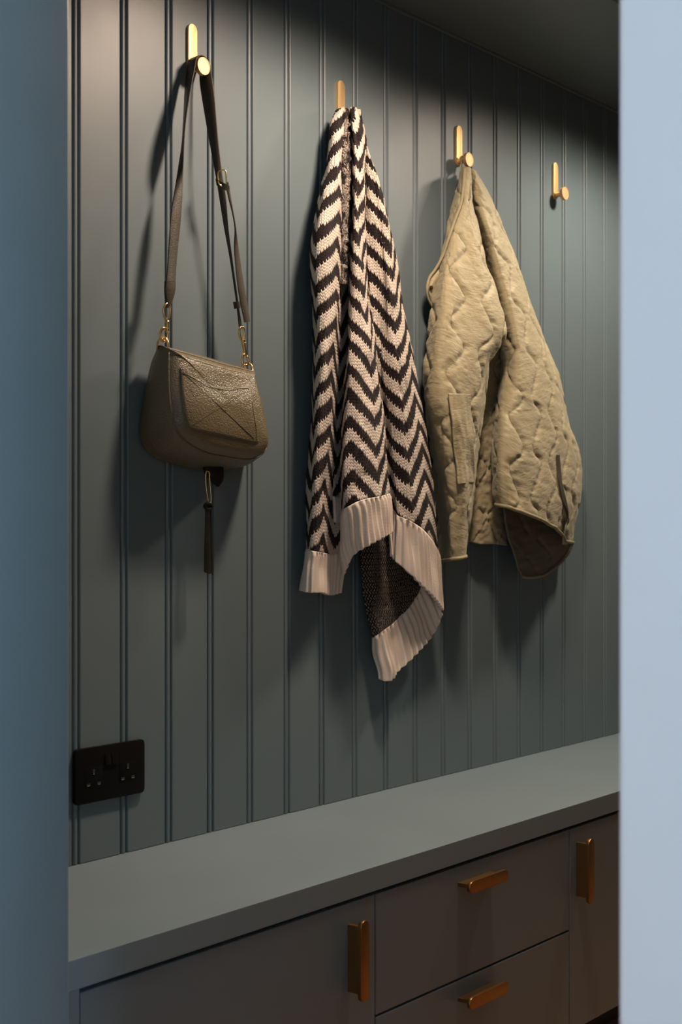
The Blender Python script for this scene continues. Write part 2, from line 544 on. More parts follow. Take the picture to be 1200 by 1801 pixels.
def surf_y(grid, u, v, near=6, blur=0.5):
    """depth of a built surface (grid of points) at (u, v)"""
    P_ = grid.reshape(-1, 3)
    gu, gv = seen(P_)
    w = (gu - u) ** 2 + (gv - v) ** 2
    i = np.argsort(w)[:near]
    k = 1.0 / (w[i] + blur)
    return float((P_[i, 1] * k).sum() / k.sum())

def grid_normals(G):
    dr = np.gradient(G, axis=0); dc = np.gradient(G, axis=1)
    n = np.cross(dr, dc)
    n /= np.linalg.norm(n, axis=2, keepdims=True) + 1e-12
    return n

def smooth_noise(shape, cell, seed):
    """value noise on a grid of the given shape, cell = samples per lattice cell (rows, cols)"""
    r = np.random.default_rng(seed)
    h, w = shape
    gh, gw = int(h / cell[0]) + 3, int(w / cell[1]) + 3
    L = r.standard_normal((gh, gw))
    y = np.arange(h) / cell[0]; x_ = np.arange(w) / cell[1]
    yi = y.astype(int); xi = x_.astype(int)
    fy = y - yi; fx = x_ - xi
    fy = (fy * fy * (3 - 2 * fy))[:, None]; fx = (fx * fx * (3 - 2 * fx))[None]
    a = L[np.ix_(yi, xi)]; b_ = L[np.ix_(yi, xi + 1)]; c_ = L[np.ix_(yi + 1, xi)]; d_ = L[np.ix_(yi + 1, xi + 1)]
    return (a * (1 - fx) + b_ * fx) * (1 - fy) + (c_ * (1 - fx) + d_ * fx) * fy

def loft(guides, na, nb, nh=0):
    """guides: list of (body points, hem points) in (u, v, y) -> grid rows x cols x 3"""
    cols = []
    for g in guides:
        body, hem = g
        b_ = catmull(AT(body), 200)
        if nh:
            full = catmull(AT(body + hem), 60 * (len(body) + len(hem) - 1) + 1)
            cut = 60 * (len(body) - 1)
            c_ = np.vstack([even(full[:cut + 1], nb), even(full[cut:], nh + 1)[1:]])
        else:
            c_ = even(b_, nb)
        cols.append(c_)
    C = np.array(cols)                      # guides x rows x 3
    rows = []
    for r in range(C.shape[1]):
        rows.append(catmull(C[:, r], na))
    return np.array(rows)

def metric(G, anchor=0.5):
    a = int((G.shape[1] - 1) * anchor)
    du = np.linalg.norm(np.diff(G, axis=1), axis=2)
    U = np.concatenate([np.zeros((G.shape[0], 1)), np.cumsum(du, axis=1)], axis=1)
    U = U - U[:, a:a + 1]
    dv = np.linalg.norm(np.diff(G, axis=0), axis=2)
    V = np.concatenate([np.zeros((1, G.shape[1])), np.cumsum(dv, axis=0)], axis=0)
    return U, V

def sheet(name, G, U, V, thick, mat, parent, back_mat=None):
    """a cloth sheet of real thickness from a grid; uv in metres of cloth"""
    n = grid_normals(G)
    if n[..., 1].mean() > 0: n = -n           # outward = towards the room
    nb_ = n
    for _ in range(14):                       # the inner face follows the broad form, so it never shows through tight folds
        p_ = np.pad(nb_, ((1, 1), (1, 1), (0, 0)), mode='edge')
        nb_ = (p_[1:-1, 1:-1] * 2 + p_[:-2, 1:-1] + p_[2:, 1:-1] + p_[1:-1, :-2] + p_[1:-1, 2:]) / 6
    nb_ = nb_ + np.array([0, -0.35, 0])
    nb_ /= np.linalg.norm(nb_, axis=2, keepdims=True) + 1e-9
    F = G; B = G - nb_ * thick
    h, w = G.shape[:2]
    verts = np.vstack([F.reshape(-1, 3), B.reshape(-1, 3)])
    off = Vector((0, 0, 0)); p = parent
    while p is not None:
        off += p.location; p = p.parent
    verts = verts - np.array(off)
    idx = np.arange(h * w).reshape(h, w); o2 = h * w
    q = np.stack([idx[:-1, :-1], idx[1:, :-1], idx[1:, 1:], idx[:-1, 1:]], axis=-1).reshape(-1, 4)
    qb = q[:, ::-1] + o2
    ring = np.concatenate([idx[0, :], idx[1:, -1], idx[-1, -2::-1], idx[-2:0:-1, 0]])
    nx = np.roll(ring, -1)
    qs = np.stack([ring, nx, nx + o2, ring + o2], axis=-1)
    faces = np.vstack([q, qb, qs])
    me = bpy.data.meshes.new(name)
    me.vertices.add(len(verts)); me.vertices.foreach_set('co', verts.astype(np.float32).ravel())
    me.loops.add(len(faces) * 4); me.loops.foreach_set('vertex_index', faces.astype(np.int32).ravel())
    me.polygons.add(len(faces))
    me.polygons.foreach_set('loop_start', (np.arange(len(faces)) * 4).astype(np.int32))
    me.update(calc_edges=True)
    uv = np.vstack([np.c_[U.ravel(), V.ravel()]] * 2)[faces.ravel()]
    ul = me.uv_layers.new(name='UVMap')
    ul.data.foreach_set('uv', uv.astype(np.float32).ravel())
    me.polygons.foreach_set('use_smooth', np.ones(len(faces), bool))
    me.materials.append(mat)
    if back_mat is not None:
        me.materials.append(back_mat)
        mi = np.zeros(len(faces), np.int32); mi[len(q):len(q) + len(qb)] = 1
        me.polygons.foreach_set('material_index', mi)
    me.validate(); me.update()
    o = bpy.data.objects.new(name, me)
    return link(o, parent)

def tube(name, pts, r, mat, parent, n=40, closed=False, seg=10):
    c_ = catmull(pts, n, closed)
    bm = bmesh.new(); add_tube(bm, [tuple(q) for q in c_], r, seg, closed)
    return finish(name, bm, mat, parent, smooth=True)

def ribbon(name, A, B, thick, mat, parent, n=50):
    bm = bmesh.new()
    a = even(catmull(AT(A), 300), n); b_ = even(catmull(AT(B), 300), n)
    add_ribbon(bm, [tuple(q) for q in a], [tuple(q) for q in b_], thick)
    return finish(name, bm, mat, parent, smooth=True, angle=50)

# ------------------------------------------------------------------ handbag
def leather_mat(name, col, rough, grain=0.35, scale=420, spec=0.5):
    m = bpy.data.materials.new(name)
    nt, N, L, b = nodes(m)
    tc = N.new('ShaderNodeTexCoord').outputs['Object']
    vo = N.new('ShaderNodeTexVoronoi'); vo.inputs['Scale'].default_value = scale; vo.feature = 'F1'
    wn = N.new('ShaderNodeVectorMath'); wn.operation = 'ADD'
    n3 = N.new('ShaderNodeTexNoise'); n3.inputs['Scale'].default_value = 90
    sc = N.new('ShaderNodeVectorMath'); sc.operation = 'SCALE'; sc.inputs['Scale'].default_value = 0.006
    L.new(tc, n3.inputs['Vector']); L.new(n3.outputs['Color'], sc.inputs[0])
    L.new(tc, wn.inputs[0]); L.new(sc.outputs[0], wn.inputs[1]); L.new(wn.outputs[0], vo.inputs['Vector'])
    n2 = noise(nt, 25, 4)
    c = mix_col(nt, n2, tuple(x * 0.82 for x in col), tuple(x * 1.15 for x in col))
    L.new(c, b.inputs['Base Color'])
    L.new(math_node(nt, 'MULTIPLY_ADD', n2, 0.15, rough - 0.07), b.inputs['Roughness'])
    b.inputs['Specular IOR Level'].default_value = spec
    h = math_node(nt, 'MULTIPLY', vo.outputs['Distance'], -1.0)
    L.new(bump(nt, h, grain, 0.0022), b.inputs['Normal'])
    return m
M['leather'] = leather_mat('olive_pebbled_leather', (0.112, 0.090, 0.046), 0.35, spec=0.75)
M['strap'] = leather_mat('olive_strap_leather', (0.032, 0.027, 0.014), 0.52, 0.25, 700, spec=0.4)
M['leather_dark'] = leather_mat('dark_leather_trim', (0.008, 0.007, 0.005), 0.5, 0.2, 700, spec=0.25)
M['stitch'] = plain_mat('dark_stitching', (0.030, 0.020, 0.012), 0.7)

at_wall = at
def at(u, v, y):
    # the bag hangs close: towards its lower end everything sits 20 mm nearer the wall
    return at_wall(u, v, y + 0.020 * min(1.0, max(0.0, (v - 150) / 300.0)))
bag = empty('handbag', at(372, 820, -0.06), 'olive-brown leather crossbody handbag hanging from its strap', 'handbag')
FR = [(297, 613, -.080), (299, 614, -.081), (345, 627, -.084), (400, 643, -.084), (442, 653, -.081), (445, 655, -.081), (449, 672, -.086), (460, 717, -.092), (469, 768, -.096), (468, 789, -.096),
      (453, 804, -.095), (430, 808, -.094), (395, 803, -.094), (361, 796, -.094), (328, 778, -.094), (309, 757, -.094), (301, 725, -.093), (297, 690, -.090), (296, 645, -.085), (296.5, 616, -.080)]
BK = [(277, 612, -.046), (279, 612.5, -.046), (322, 624, -.046), (375, 640, -.046), (413, 650, -.046), (416, 652, -.046), (420, 672, -.035), (428, 722, -.030), (436, 785, -.028), (434, 806, -.028),
      (420, 819, -.028), (400, 825, -.028), (370, 828, -.028), (335, 824, -.028), (290, 811, -.028), (262, 797, -.028), (247, 768, -.028), (250, 722, -.030), (264, 645, -.036), (276, 615, -.044)]
NO = 120
Fo = catmull(AT(FR), NO, closed=True); Bo = catmull(AT(BK), NO, closed=True)
cen = Fo.mean(axis=0); cenb = Bo.mean(axis=0)
rings = []
for s in (0.0, 0.5, 0.9):
    rings.append(cenb * (1 - s) + Bo * s + np.array([0, 0.006 * (1 - s), 0]))
for s in np.linspace(0, 1, 12):
    mid = Bo * (1 - s) + Fo * s
    out = mid - (cenb * (1 - s) + cen * s); out[:, 1] = 0
    out /= np.linalg.norm(out, axis=1, keepdims=True)
    rings.append(mid + out * 0.006 * math.sin(math.pi * s))
face_rings = []
for s in np.linspace(0, 1, 16)[1:]:
    k_ = 1 - s
    ring = cen * s + Fo * k_
    d_edge = s
    puff = 0.024 * math.sqrt(max(0.0, 1 - (1 - min(1, d_edge * 1.9)) ** 2))
    ring = ring.copy(); ring[:, 1] -= puff
    # soft hollows towards the upper middle, as worn leather has
    uu, vv = seen(ring)
    ring[:, 1] += 0.007 * np.exp(-((uu - 400) / 55) ** 2 - ((vv - 672) / 14) ** 2) * min(1, s * 3)
    rings.append(ring); face_rings.append(ring)
nf = len(face_rings)
YY = np.array([r_[:, 1] for r_ in rings[-nf:]])
for it in range(26):                     # relax the creases that run to the corners
    up_ = np.vstack([rings[-nf - 1][None, :, 1], YY[:-1]]); dn_ = np.vstack([YY[1:], np.full((1, NO), YY[-1].mean())])
    YY = 0.4 * YY + 0.15 * (up_ + dn_) + 0.15 * (np.roll(YY, 1, 1) + np.roll(YY, -1, 1))
    YY[:3] = 0.7 * YY[:3] + 0.3 * np.array([r_[:, 1] for r_ in face_rings[:3]])
for r_, yy in zip(rings[-nf:], YY): r_[:, 1] = yy
bm = bmesh.new()
RV = [[bm.verts.new(tuple(p)) for p in R] for R in rings]
for A, B in zip(RV[:-1], RV[1:]):
    for i in range(NO):
        bm.faces.new([A[i], A[(i + 1) % NO], B[(i + 1) % NO], B[i]])
bmesh.ops.remove_doubles(bm, verts=RV[0] + RV[-1], dist=1e-5)
body = finish('body', bm, M['leather'], bag, smooth=True, angle=60)
FACE = np.array(face_rings)
tube('piping', Fo[::3] + np.array([0, -0.001, 0]), 0.0014, M['leather'], body, 160, closed=True, seg=8)['label'] = 'rolled leather piping'
tube('zip', Bo[::4] * 0.94 + Fo[::4] * 0.06, 0.0013, M['brass_dark'], body, 160, closed=True, seg=6)

def on_face(u, v, lift, G=FACE):
    return at_wall(u, v, surf_y(G, u, v, 40, 30.0) - lift)

PK = [(317.6, 650), (319, 652), (337.5, 662), (361, 674.5), (391, 683), (409, 684), (424, 681), (438, 681.5), (440, 683), (448, 717), (453.5, 755), (454.5, 773), (451, 778.4), (420, 772), (391.7, 765.4), (360, 759), (337.5, 753.5), (329, 745), (323.4, 716.7), (319.5, 684)]
pk = catmull([on_face(u, v, 0.0) for u, v in PK], 96, closed=True)
pc = pk.mean(axis=0)
bm = bmesh.new(); RV = []
lay = [(1.0, 0.001), (1.0, -0.0014), (0.985, -0.0019)] + [(k_, -0.0021) for k_ in (0.94, 0.86, 0.75, 0.62, 0.48, 0.34, 0.20, 0.08, 0.0)]
PG = []
for k_, dy in lay:
    ring = pc * (1 - k_) + pk * k_
    for q in ring:
        uu, vv = seen(q)
        if k_ < 1.0: q[1] = surf_y(FACE, float(uu), float(vv), 40, 30.0)
    ring[:, 1] += dy
    if k_ < 1: ring[:, 1] -= 0.0008 * (1 - k_ ** 2)
    PG.append(ring)
    RV.append([bm.verts.new(tuple(p)) for p in ring])
for A, B in zip(RV[:-1], RV[1:]):
    for i in range(96):
        bm.faces.new([A[i], A[(i + 1) % 96], B[(i + 1) % 96], B[i]])
bmesh.ops.remove_doubles(bm, verts=RV[-1], dist=1e-5)
pocket = finish('pocket', bm, M['leather'], body, smooth=True, angle=60)
PGA = np.array(PG[2:])
def stitch_line(P_, G, lift=0.0004, n=60, r=0.00038):
    return tube('stitching', [on_face(u, v, lift, G) for u, v in P_], r, M['stitch'], body, n, seg=6)
def seg_pts(a, b_, n=14):
    return [(a[0] + (b_[0] - a[0]) * t_, a[1] + (b_[1] - a[1]) * t_) for t_ in np.linspace(0, 1, n)]
stitch_line(seg_pts((322, 655), (447, 771)), PGA)
stitch_line(seg_pts((336, 749), (435, 687)), PGA)
inner = pc * 0.05 + pk * 0.95
iu, iv = seen(inner)
c_ = [on_face(float(a), float(b_), 0.0004, PGA) for a, b_ in zip(iu[::2], iv[::2])]
tube('stitching', c_, 0.00038, M['stitch'], body, 140, closed=True, seg=6)
stitch_line([(304, 620), (345, 634), (400, 650), (442, 660)], FACE, 0.0003)

# strap: over the peg, one leg to each end of the bag
hx, kz = HOOK_X[0], HOOK_B + 0.0103
arcA, arcB = [], []
for i in range(13):
    a = math.pi * (1 - i / 12)
    arcA.append((hx + 0.0150 * math.cos(a), -0.0070, kz + 0.0166 * math.sin(a)))
    arcB.append((hx + 0.0178 * math.cos(a), -0.0290, kz + 0.0178 * math.sin(a)))
def leg(A, B, n=80):
    return even(catmull(A, 400), n), even(catmull(B, 400), n)
LA = [arcA[0]] + AT([(326, 150, -.010), (323, 215, -.024), (319.5, 262, -.036), (309.4, 320, -.046), (300.5, 380, -.055), (294.5, 470, -.064), (291.5, 504, -.066)])
LB = [arcB[0]] + AT([(334, 165, -.040), (326.5, 215, -.050), (323, 262, -.055), (322, 310, -.053), (318.5, 380, -.057), (311.5, 450, -.064), (308, 504, -.067)])
RA = [arcA[-1]] + AT([(352, 150, -.012), (365, 230, -.030), (380, 313, -.050), (386, 350, -.053), (394, 400, -.057), (405, 460, -.061), (415, 530, -.065), (420, 574, -.066)])
RB = [arcB[-1]] + AT([(377, 164, -.038), (384, 245, -.050), (391, 305, -.058), (398, 350, -.061), (402, 400, -.063), (409, 455, -.065), (417, 515, -.068), (426, 578, -.068)])
la, lb = leg(LA, LB); ra, rb = leg(RA, RB)
sa = np.vstack([la[::-1], np.array(arcA)[1:-1], ra]); sb = np.vstack([lb[::-1], np.array(arcB)[1:-1], rb])
bm = bmesh.new(); add_ribbon(bm, [tuple(q) for q in sa], [tuple(q) for q in sb], 0.0026)
strap = finish('strap', bm, M['strap'], bag, smooth=True, angle=50)
ribbon('strap_tail', [(397, 322, -.064), (401, 345, -.067), (412, 395, -.071), (412, 440, -.071), (419, 510, -.073), (430, 567, -.073)],
       [(402, 320, -.068), (406, 345, -.069), (415, 398, -.074), (420, 440, -.073), (429, 500, -.074), (440, 566, -.074)], 0.0024, M['strap'], strap)
ribbon('strap_tab', [(290, 494, -.068), (289.5, 512, -.068), (291, 528, -.068), (293, 541, -.068)], [(308.5, 494, -.071), (308, 510, -.071), (304, 526, -.070), (298, 541, -.069)], 0.0060, M['strap'], strap, 24)
ribbon('keeper', [(379, 314, -.055), (380, 320, -.055), (381, 326, -.055)], [(404, 327, -.072), (404.5, 333, -.072), (404, 339, -.072)], 0.0050, M['strap'], strap, 10)
ribbon('keeper', [(410, 531, -.064), (411, 537, -.064), (412, 543, -.064)], [(422, 530, -.073), (423, 536, -.073), (424, 542, -.073)], 0.0085, M['strap'], strap, 10)
bk = tube('buckle', AT([(384, 304, -.058), (391, 299, -.062), (397, 301, -.066), (398, 312, -.068), (398, 324, -.068), (392, 328, -.064), (385, 322, -.060)]), 0.0013, M['gold'], strap, 50, closed=True, seg=8)

def clasp(oval, barrel, hook, dring, r=0.0021):
    c0 = tube('clasp', AT(oval), r, M['gold'], bag, 48, closed=True)
    bm = bmesh.new()
    a, b_ = at(*barrel[0]), at(*barrel[1])
    pts = [a.lerp(b_, t_) for t_ in (0, 0.12, 0.18, 0.26, 0.34, 0.9, 1.0)]
    add_tube(bm, pts, [0.0034, 0.0042, 0.0032, 0.0042, 0.0032, 0.0030, 0.0020], 14)
    finish('swivel', bm, M['gold'], c0, smooth=True, angle=50)
    tube('snap_hook', AT(hook), 0.0022, M['gold'], c0, 44)
    tube('d_ring', AT(dring), 0.0020, M['gold'], bag, 44)
clasp([(294, 534, -.069), (289, 540, -.069), (288, 550, -.069), (291, 560, -.069), (296.5, 560, -.070), (299.5, 550, -.070), (299, 540, -.070)],
      [(293.8, 559, -.0695), (294.5, 585, -.0695)],
      [(295, 582, -.0695), (288, 577, -.069), (282.5, 584, -.068), (282, 593, -.068), (287, 600, -.069), (293, 598, -.070), (295, 590, -.071), (295, 583, -.070)],
      [(277, 614, -.052), (278, 602, -.058), (284, 594.5, -.064), (291, 594.5, -.070), (295, 602, -.074), (295.5, 615, -.076)])
clasp([(424, 575, -.067), (421, 581, -.067), (422, 591, -.067), (426, 599, -.067), (429.5, 596, -.067), (429.5, 586, -.067), (428, 577, -.067)],
      [(427.2, 597, -.067), (432, 626, -.067)],
      [(431.5, 622, -.067), (427, 626, -.066), (426, 635, -.066), (429, 642, -.067), (434, 642, -.068), (437, 635, -.069), (434, 626, -.068)],
      [(424, 650, -.052), (429, 640, -.056), (435, 637, -.062), (441, 641, -.070), (444, 650, -.074), (444, 657, -.078)])

# zip pull under the bag
fl_ = ribbon('zip_guard', [(358, 822, -.055), (361, 832, -.056), (372, 846, -.057), (380, 854, -.057)], [(392, 822, -.060), (393, 832, -.060), (391, 846, -.059), (384, 856, -.058)], 0.010, M['leather_dark'], body, 16)
pl = tube('zip_pull', AT([(363, 830, -.064), (362, 845, -.064), (364, 866, -.064), (367, 884, -.064), (371, 884, -.066), (371, 866, -.066), (369, 845, -.066), (368, 831, -.066)]), 0.0013, M['gold'], bag, 60, closed=True, seg=8)
tube('knot', AT([(360, 890, -.064), (363, 886, -.066), (370, 886, -.068), (373, 891, -.067), (369, 895, -.066), (363, 895, -.065)]), 0.0026, M['leather_dark'], pl, 40, closed=True)
ribbon('tassel', [(361, 884, -.064), (361, 920, -.064), (359.5, 970, -.064), (359, 1006, -.064)], [(369, 886, -.067), (369, 920, -.067), (370, 970, -.067), (370.5, 1010, -.067)], 0.0025, M['leather_dark'], pl, 24)
ribbon('tassel', [(366, 886, -.060), (367, 920, -.060), (367, 970, -.060), (366, 1004, -.060)], [(372, 886, -.064), (373, 920, -.064), (374.5, 970, -.064), (375, 1011, -.064)], 0.0025, M['leather_dark'], pl, 24)
at = at_wall

# ------------------------------------------------------------------ striped knit
SW, SH = 0.0062, 0.0058           # one stitch
def knit_coords(nt):
    uv = nt.nodes.new('ShaderNodeUVMap').outputs[0]
    sx = nt.nodes.new('ShaderNodeSeparateXYZ'); nt.links.new(uv, sx.inputs[0])
    u = math_node(nt, 'DIVIDE', math_node(nt, 'ADD', sx.outputs[0], 5.0), SW)
    v = math_node(nt, 'DIVIDE', math_node(nt, 'ADD', sx.outputs[1], 5.0), SH)
    fu = math_node(nt, 'FRACT', u); iu = math_node(nt, 'FLOOR', u)
    vee = math_node(nt, 'ABSOLUTE', math_node(nt, 'SUBTRACT', fu, 0.5))
    v2 = math_node(nt, 'ADD', v, math_node(nt, 'MULTIPLY', vee, 1.3))
    iv = math_node(nt, 'FLOOR', v2); fv = math_node(nt, 'FRACT', v2)
    return sx.outputs[0], sx.outputs[1], fu, iu, fv, iv, uv
def knit_height(nt, fu, fv):
    arm = math_node(nt, 'SINE', math_node(nt, 'MULTIPLY', math_node(nt, 'FRACT', math_node(nt, 'MULTIPLY', fu, 2.0)), math.pi))
    row = math_node(nt, 'SINE', math_node(nt, 'MULTIPLY', fv, math.pi))
    return math_node(nt, 'MULTIPLY', math_node(nt, 'POWER', arm, 0.6), math_node(nt, 'POWER', row, 0.6))
CREAM = (0.66, 0.575, 0.49); BROWN = (0.012, 0.007, 0.0075)
def knit_mat(name, kind):
    m = bpy.data.materials.new(name)
    nt, N, L, b = nodes(m)
    U, V, fu, iu, fv, iv, uv = knit_coords(nt)
    h = knit_height(nt, fu, fv)
    fz = noise(nt, 900, 3, 0.7, coord=uv)
    fz2 = noise(nt, 160, 3, 0.6, coord=uv)
    if kind == 'chevron':
        cw, per, slope = 0.066, 0.0495, 0.92
        uq = math_node(nt, 'MULTIPLY', iu, SW); vq = math_node(nt, 'MULTIPLY', iv, SH)
        tri = math_node(nt, 'MULTIPLY', math_node(nt, 'PINGPONG', uq, cw), slope)
        ph = math_node(nt, 'FRACT', math_node(nt, 'DIVIDE', math_node(nt, 'ADD', vq, tri), per))
        s = math_node(nt, 'GREATER_THAN', ph, 0.5)
        col = mix_col(nt, s, CREAM, BROWN)
    elif kind == 'net':
        par = math_node(nt, 'MULTIPLY', math_node(nt, 'MODULO', iv, 2.0), 0.5)
        fl2 = math_node(nt, 'FRACT', math_node(nt, 'ADD', fu, par))
        s1 = math_node(nt, 'GREATER_THAN', fl2, 0.45)
        s2 = math_node(nt, 'GREATER_THAN', fv, 0.45)
        s3 = math_node(nt, 'GREATER_THAN', fz2, 0.40)
        s = math_node(nt, 'MULTIPLY', math_node(nt, 'MULTIPLY', s1, s2), s3)
        col = mix_col(nt, s, BROWN, tuple(x * 0.42 for x in CREAM))
    elif kind == 'fringe':
        w = noise(nt, 1.0, 3, 0.7, coord=uv, vec_scale=(900, 300, 1))
        blot = noise(nt, 40, 3, 0.6, coord=uv)
        s = math_node(nt, 'MULTIPLY', math_node(nt, 'GREATER_THAN', w, 0.52), math_node(nt, 'GREATER_THAN', blot, 0.47))
        col = mix_col(nt, s, BROWN, tuple(x * 0.8 for x in CREAM))
    else:
        col = CREAM + (1,)
    dk = math_node(nt, 'MULTIPLY_ADD', fz, 0.7, 0.65) if kind != 'rib' else math_node(nt, 'MULTIPLY_ADD', fz, 0.25, 0.85)
    mul = N.new('ShaderNodeMix'); mul.data_type = 'RGBA'; mul.blend_type = 'MULTIPLY'; mul.inputs[0].default_value = 1
    if isinstance(col, tuple): mul.inputs[6].default_value = col
    else: L.new(col, mul.inputs[6])
    cc = N.new('ShaderNodeCombineColor')
    for i in range(3): L.new(dk, cc.inputs[i])
    L.new(cc.outputs[0], mul.inputs[7])
    L.new(mul.outputs[2], b.inputs['Base Color'])
    set_in(b, Roughness=0.92, Specular_IOR_Level=0.15, Sheen_Weight=0.04, Sheen_Roughness=0.6)
    hh = math_node(nt, 'ADD', h, math_node(nt, 'MULTIPLY', fz, 0.45))
    L.new(bump(nt, hh, 0.85 if kind != 'rib' else 0.25, 0.0022 if kind != 'rib' else 0.0008), b.inputs['Normal'])
    return m
M['chevron'] = knit_mat('cream_and_brown_chevron_knit', 'chevron')
M['rib'] = knit_mat('cream_rib_knit', 'rib')
M['net'] = knit_mat('dark_knit_reverse', 'net')
M['fringe'] = knit_mat('dark_frayed_knit_edge', 'fringe')

card = empty('cardigan', at(655, 1100, -0.05), 'chunky cream and dark brown chevron knit cardigan draped on a hook', 'cardigan')
RIB = 0.0155
def knit_panel(name, guides, na, nb, nh, anchor, u_off, v_off, seed, mat=None, hemname='ribbed_hem', rib_h=0.0026, hem=True, v_flip=False):
    G = loft(guides, na, nb, nh)
    G[..., 1] += 0.0022 * smooth_noise(G.shape[:2], (26, 16), seed) + 0.0008 * smooth_noise(G.shape[:2], (6, 5), seed + 50) * (np.arange(G.shape[0]) < nb)[:, None]
    U, V = metric(G, anchor)
    n = grid_normals(G)
    if n[..., 1].mean() > 0: n = -n
    if nh and hem:
        ramp = np.clip((np.arange(G.shape[0]) - nb + 1) / 4.0, 0, 1)[:, None]
        # ribs keep their count from the hem's start to its edge
        Ur = U[nb][None] + 0 * U
        rib = np.cos(2 * np.pi * Ur / RIB)
        G = G + n * (np.sign(rib) * np.abs(rib) ** 0.6 * rib_h * ramp)[..., None]
    o = sheet(name, G[:nb], U[:nb] + u_off, V[:nb] + v_off, 0.0035, mat or M['chevron'], card, M['net'])
    if nh:
        sheet(hemname, G[nb - 1:], U[nb - 1:] + u_off, V[nb - 1:] + v_off, 0.0045, M['rib'], o if hem else card)['label'] = 'plain cream ribbed hem'
    return G

# left fall of the knit: outer fold, its face, then the strip that runs in behind the middle fall
knit_panel('side_panel', [
    ([(590, 196, -.022), (579, 222, -.018), (577, 262, -.016), (571, 301, -.014), (560, 344, -.014), (549, 400, -.014), (545, 454, -.014), (547, 520, -.014), (551, 582, -.014), (549, 680, -.014), (547, 760, -.014), (541, 850, -.014), (538, 964, -.014)], [(535, 1000, -.014), (532, 1039, -.014)]),
    ([(594, 192, -.034), (584, 222, -.040), (581, 262, -.044), (576, 301, -.048), (567, 344, -.052), (557, 400, -.056), (553, 454, -.058), (554, 520, -.060), (557, 582, -.060), (556, 680, -.060), (554, 760, -.058), (548, 850, -.054), (544, 967, -.048)], [(541, 1003, -.046), (538, 1042, -.044)]),
    ([(598, 190, -.040), (594, 222, -.052), (592, 262, -.058), (589, 301, -.062), (584, 344, -.068), (578, 400, -.074), (575, 454, -.078), (575, 520, -.080), (575, 582, -.080), (572, 680, -.080), (568, 760, -.076), (563, 850, -.070), (557, 970, -.062)], [(554, 1004, -.060), (551, 1043, -.058)]),
    ([(602, 189, -.040), (602, 222, -.050), (599, 262, -.054), (597, 301, -.058), (597, 344, -.060), (597, 400, -.062), (597, 454, -.064), (594, 520, -.066), (588, 582, -.066), (583, 680, -.066), (578, 760, -.064), (573, 850, -.058), (568, 972, -.050)], [(567, 1005, -.048), (566, 1043, -.047)]),
    ([(606, 189, -.030), (608, 222, -.034), (606, 262, -.036), (606, 301, -.036), (606, 344, -.036), (606, 400, -.036), (606, 454, -.036), (606, 520, -.036), (604, 582, -.036), (602, 680, -.036), (598, 760, -.034), (594, 850, -.032), (586, 974, -.030)], [(584, 1008, -.030), (582, 1047, -.030)]),
    ([(612, 190, -.022), (618, 222, -.020), (620, 262, -.018), (620, 301, -.018), (622, 344, -.018), (622, 400, -.018), (622, 454, -.018), (624, 520, -.018), (624, 582, -.018), (622, 680, -.018), (618, 760, -.018), (614, 850, -.018), (609, 968, -.020)], [(606, 1005, -.022), (602, 1042, -.022)]),
], 110, 300, 40, 0.50, 0.066, 0.006, 11)

# strip behind the gap: the frayed inside edge high up
Gf = loft([([(598, 200, -.030), (596, 260, -.036), (595, 340, -.040), (594, 420, -.043), (594, 500, -.044)], []),
           ([(606, 197, -.044), (606, 260, -.052), (605, 340, -.056), (605, 420, -.059), (606, 500, -.060)], []),
           ([(616, 198, -.040), (619, 260, -.044), (621, 340, -.046), (621, 420, -.048), (621, 500, -.048)], [])], 30, 160)
Gf[..., 1] += 0.0022 * smooth_noise(Gf.shape[:2], (4, 4), 3)
Uf, Vf = metric(Gf)
sheet('frayed_edge', Gf, Uf, Vf, 0.004, M['fringe'], card)['label'] = 'dark frayed inner edge'

# middle fall, foremost
knit_panel('front_panel', [
    ([(612, 192, -.030), (617, 232, -.036), (618, 300, -.040), (617, 400, -.044), (614, 480, -.046), (612, 560, -.050), (606, 640, -.054), (604, 720, -.056), (598, 800, -.056), (597, 860, -.054), (600, 902, -.052)], [(602, 940, -.048), (600, 975, -.046), (606, 1012, -.044)]),
    ([(614, 190, -.042), (620, 232, -.054), (622, 300, -.062), (621, 400, -.070), (619, 480, -.076), (617, 560, -.082), (612, 640, -.088), (610, 720, -.090), (605, 800, -.090), (605, 860, -.088), (608, 893, -.088)], [(612, 925, -.085), (615, 955, -.082), (622, 978, -.080)]),
    ([(618, 189, -.046), (628, 232, -.060), (631, 300, -.070), (630, 400, -.080), (630, 480, -.088), (632, 560, -.096), (630, 640, -.104), (634, 720, -.108), (634, 800, -.110), (636, 850, -.110), (638, 879, -.110)], [(642, 910, -.108), (644, 938, -.106), (647, 961, -.105)]),
    ([(622, 189, -.042), (636, 232, -.056), (639, 300, -.064), (638, 400, -.072), (640, 480, -.080), (648, 560, -.090), (656, 640, -.100), (662, 720, -.106), (664, 800, -.110), (666, 848, -.110), (668, 873, -.110)], [(671, 900, -.108), (674, 925, -.107), (677, 945, -.106)]),
    ([(626, 190, -.034), (641, 232, -.042), (643, 300, -.048), (642, 400, -.054), (645, 480, -.060), (655, 560, -.070), (664, 640, -.080), (672, 720, -.088), (679, 800, -.092), (683, 845, -.094), (685, 868, -.094)], [(687, 895, -.093), (689, 918, -.092), (691, 937, -.092)]),
    ([(628, 192, -.024), (643, 232, -.026), (645, 300, -.028), (644, 400, -.030), (647, 480, -.034), (656, 560, -.044), (664, 640, -.054), (671, 720, -.062), (678, 800, -.066), (682, 845, -.068), (684, 868, -.070)], [(686, 893, -.070), (687, 914, -.070), (688, 930, -.070)]),
], 120, 300, 40, 0.76, 0.066, 0.020, 23)

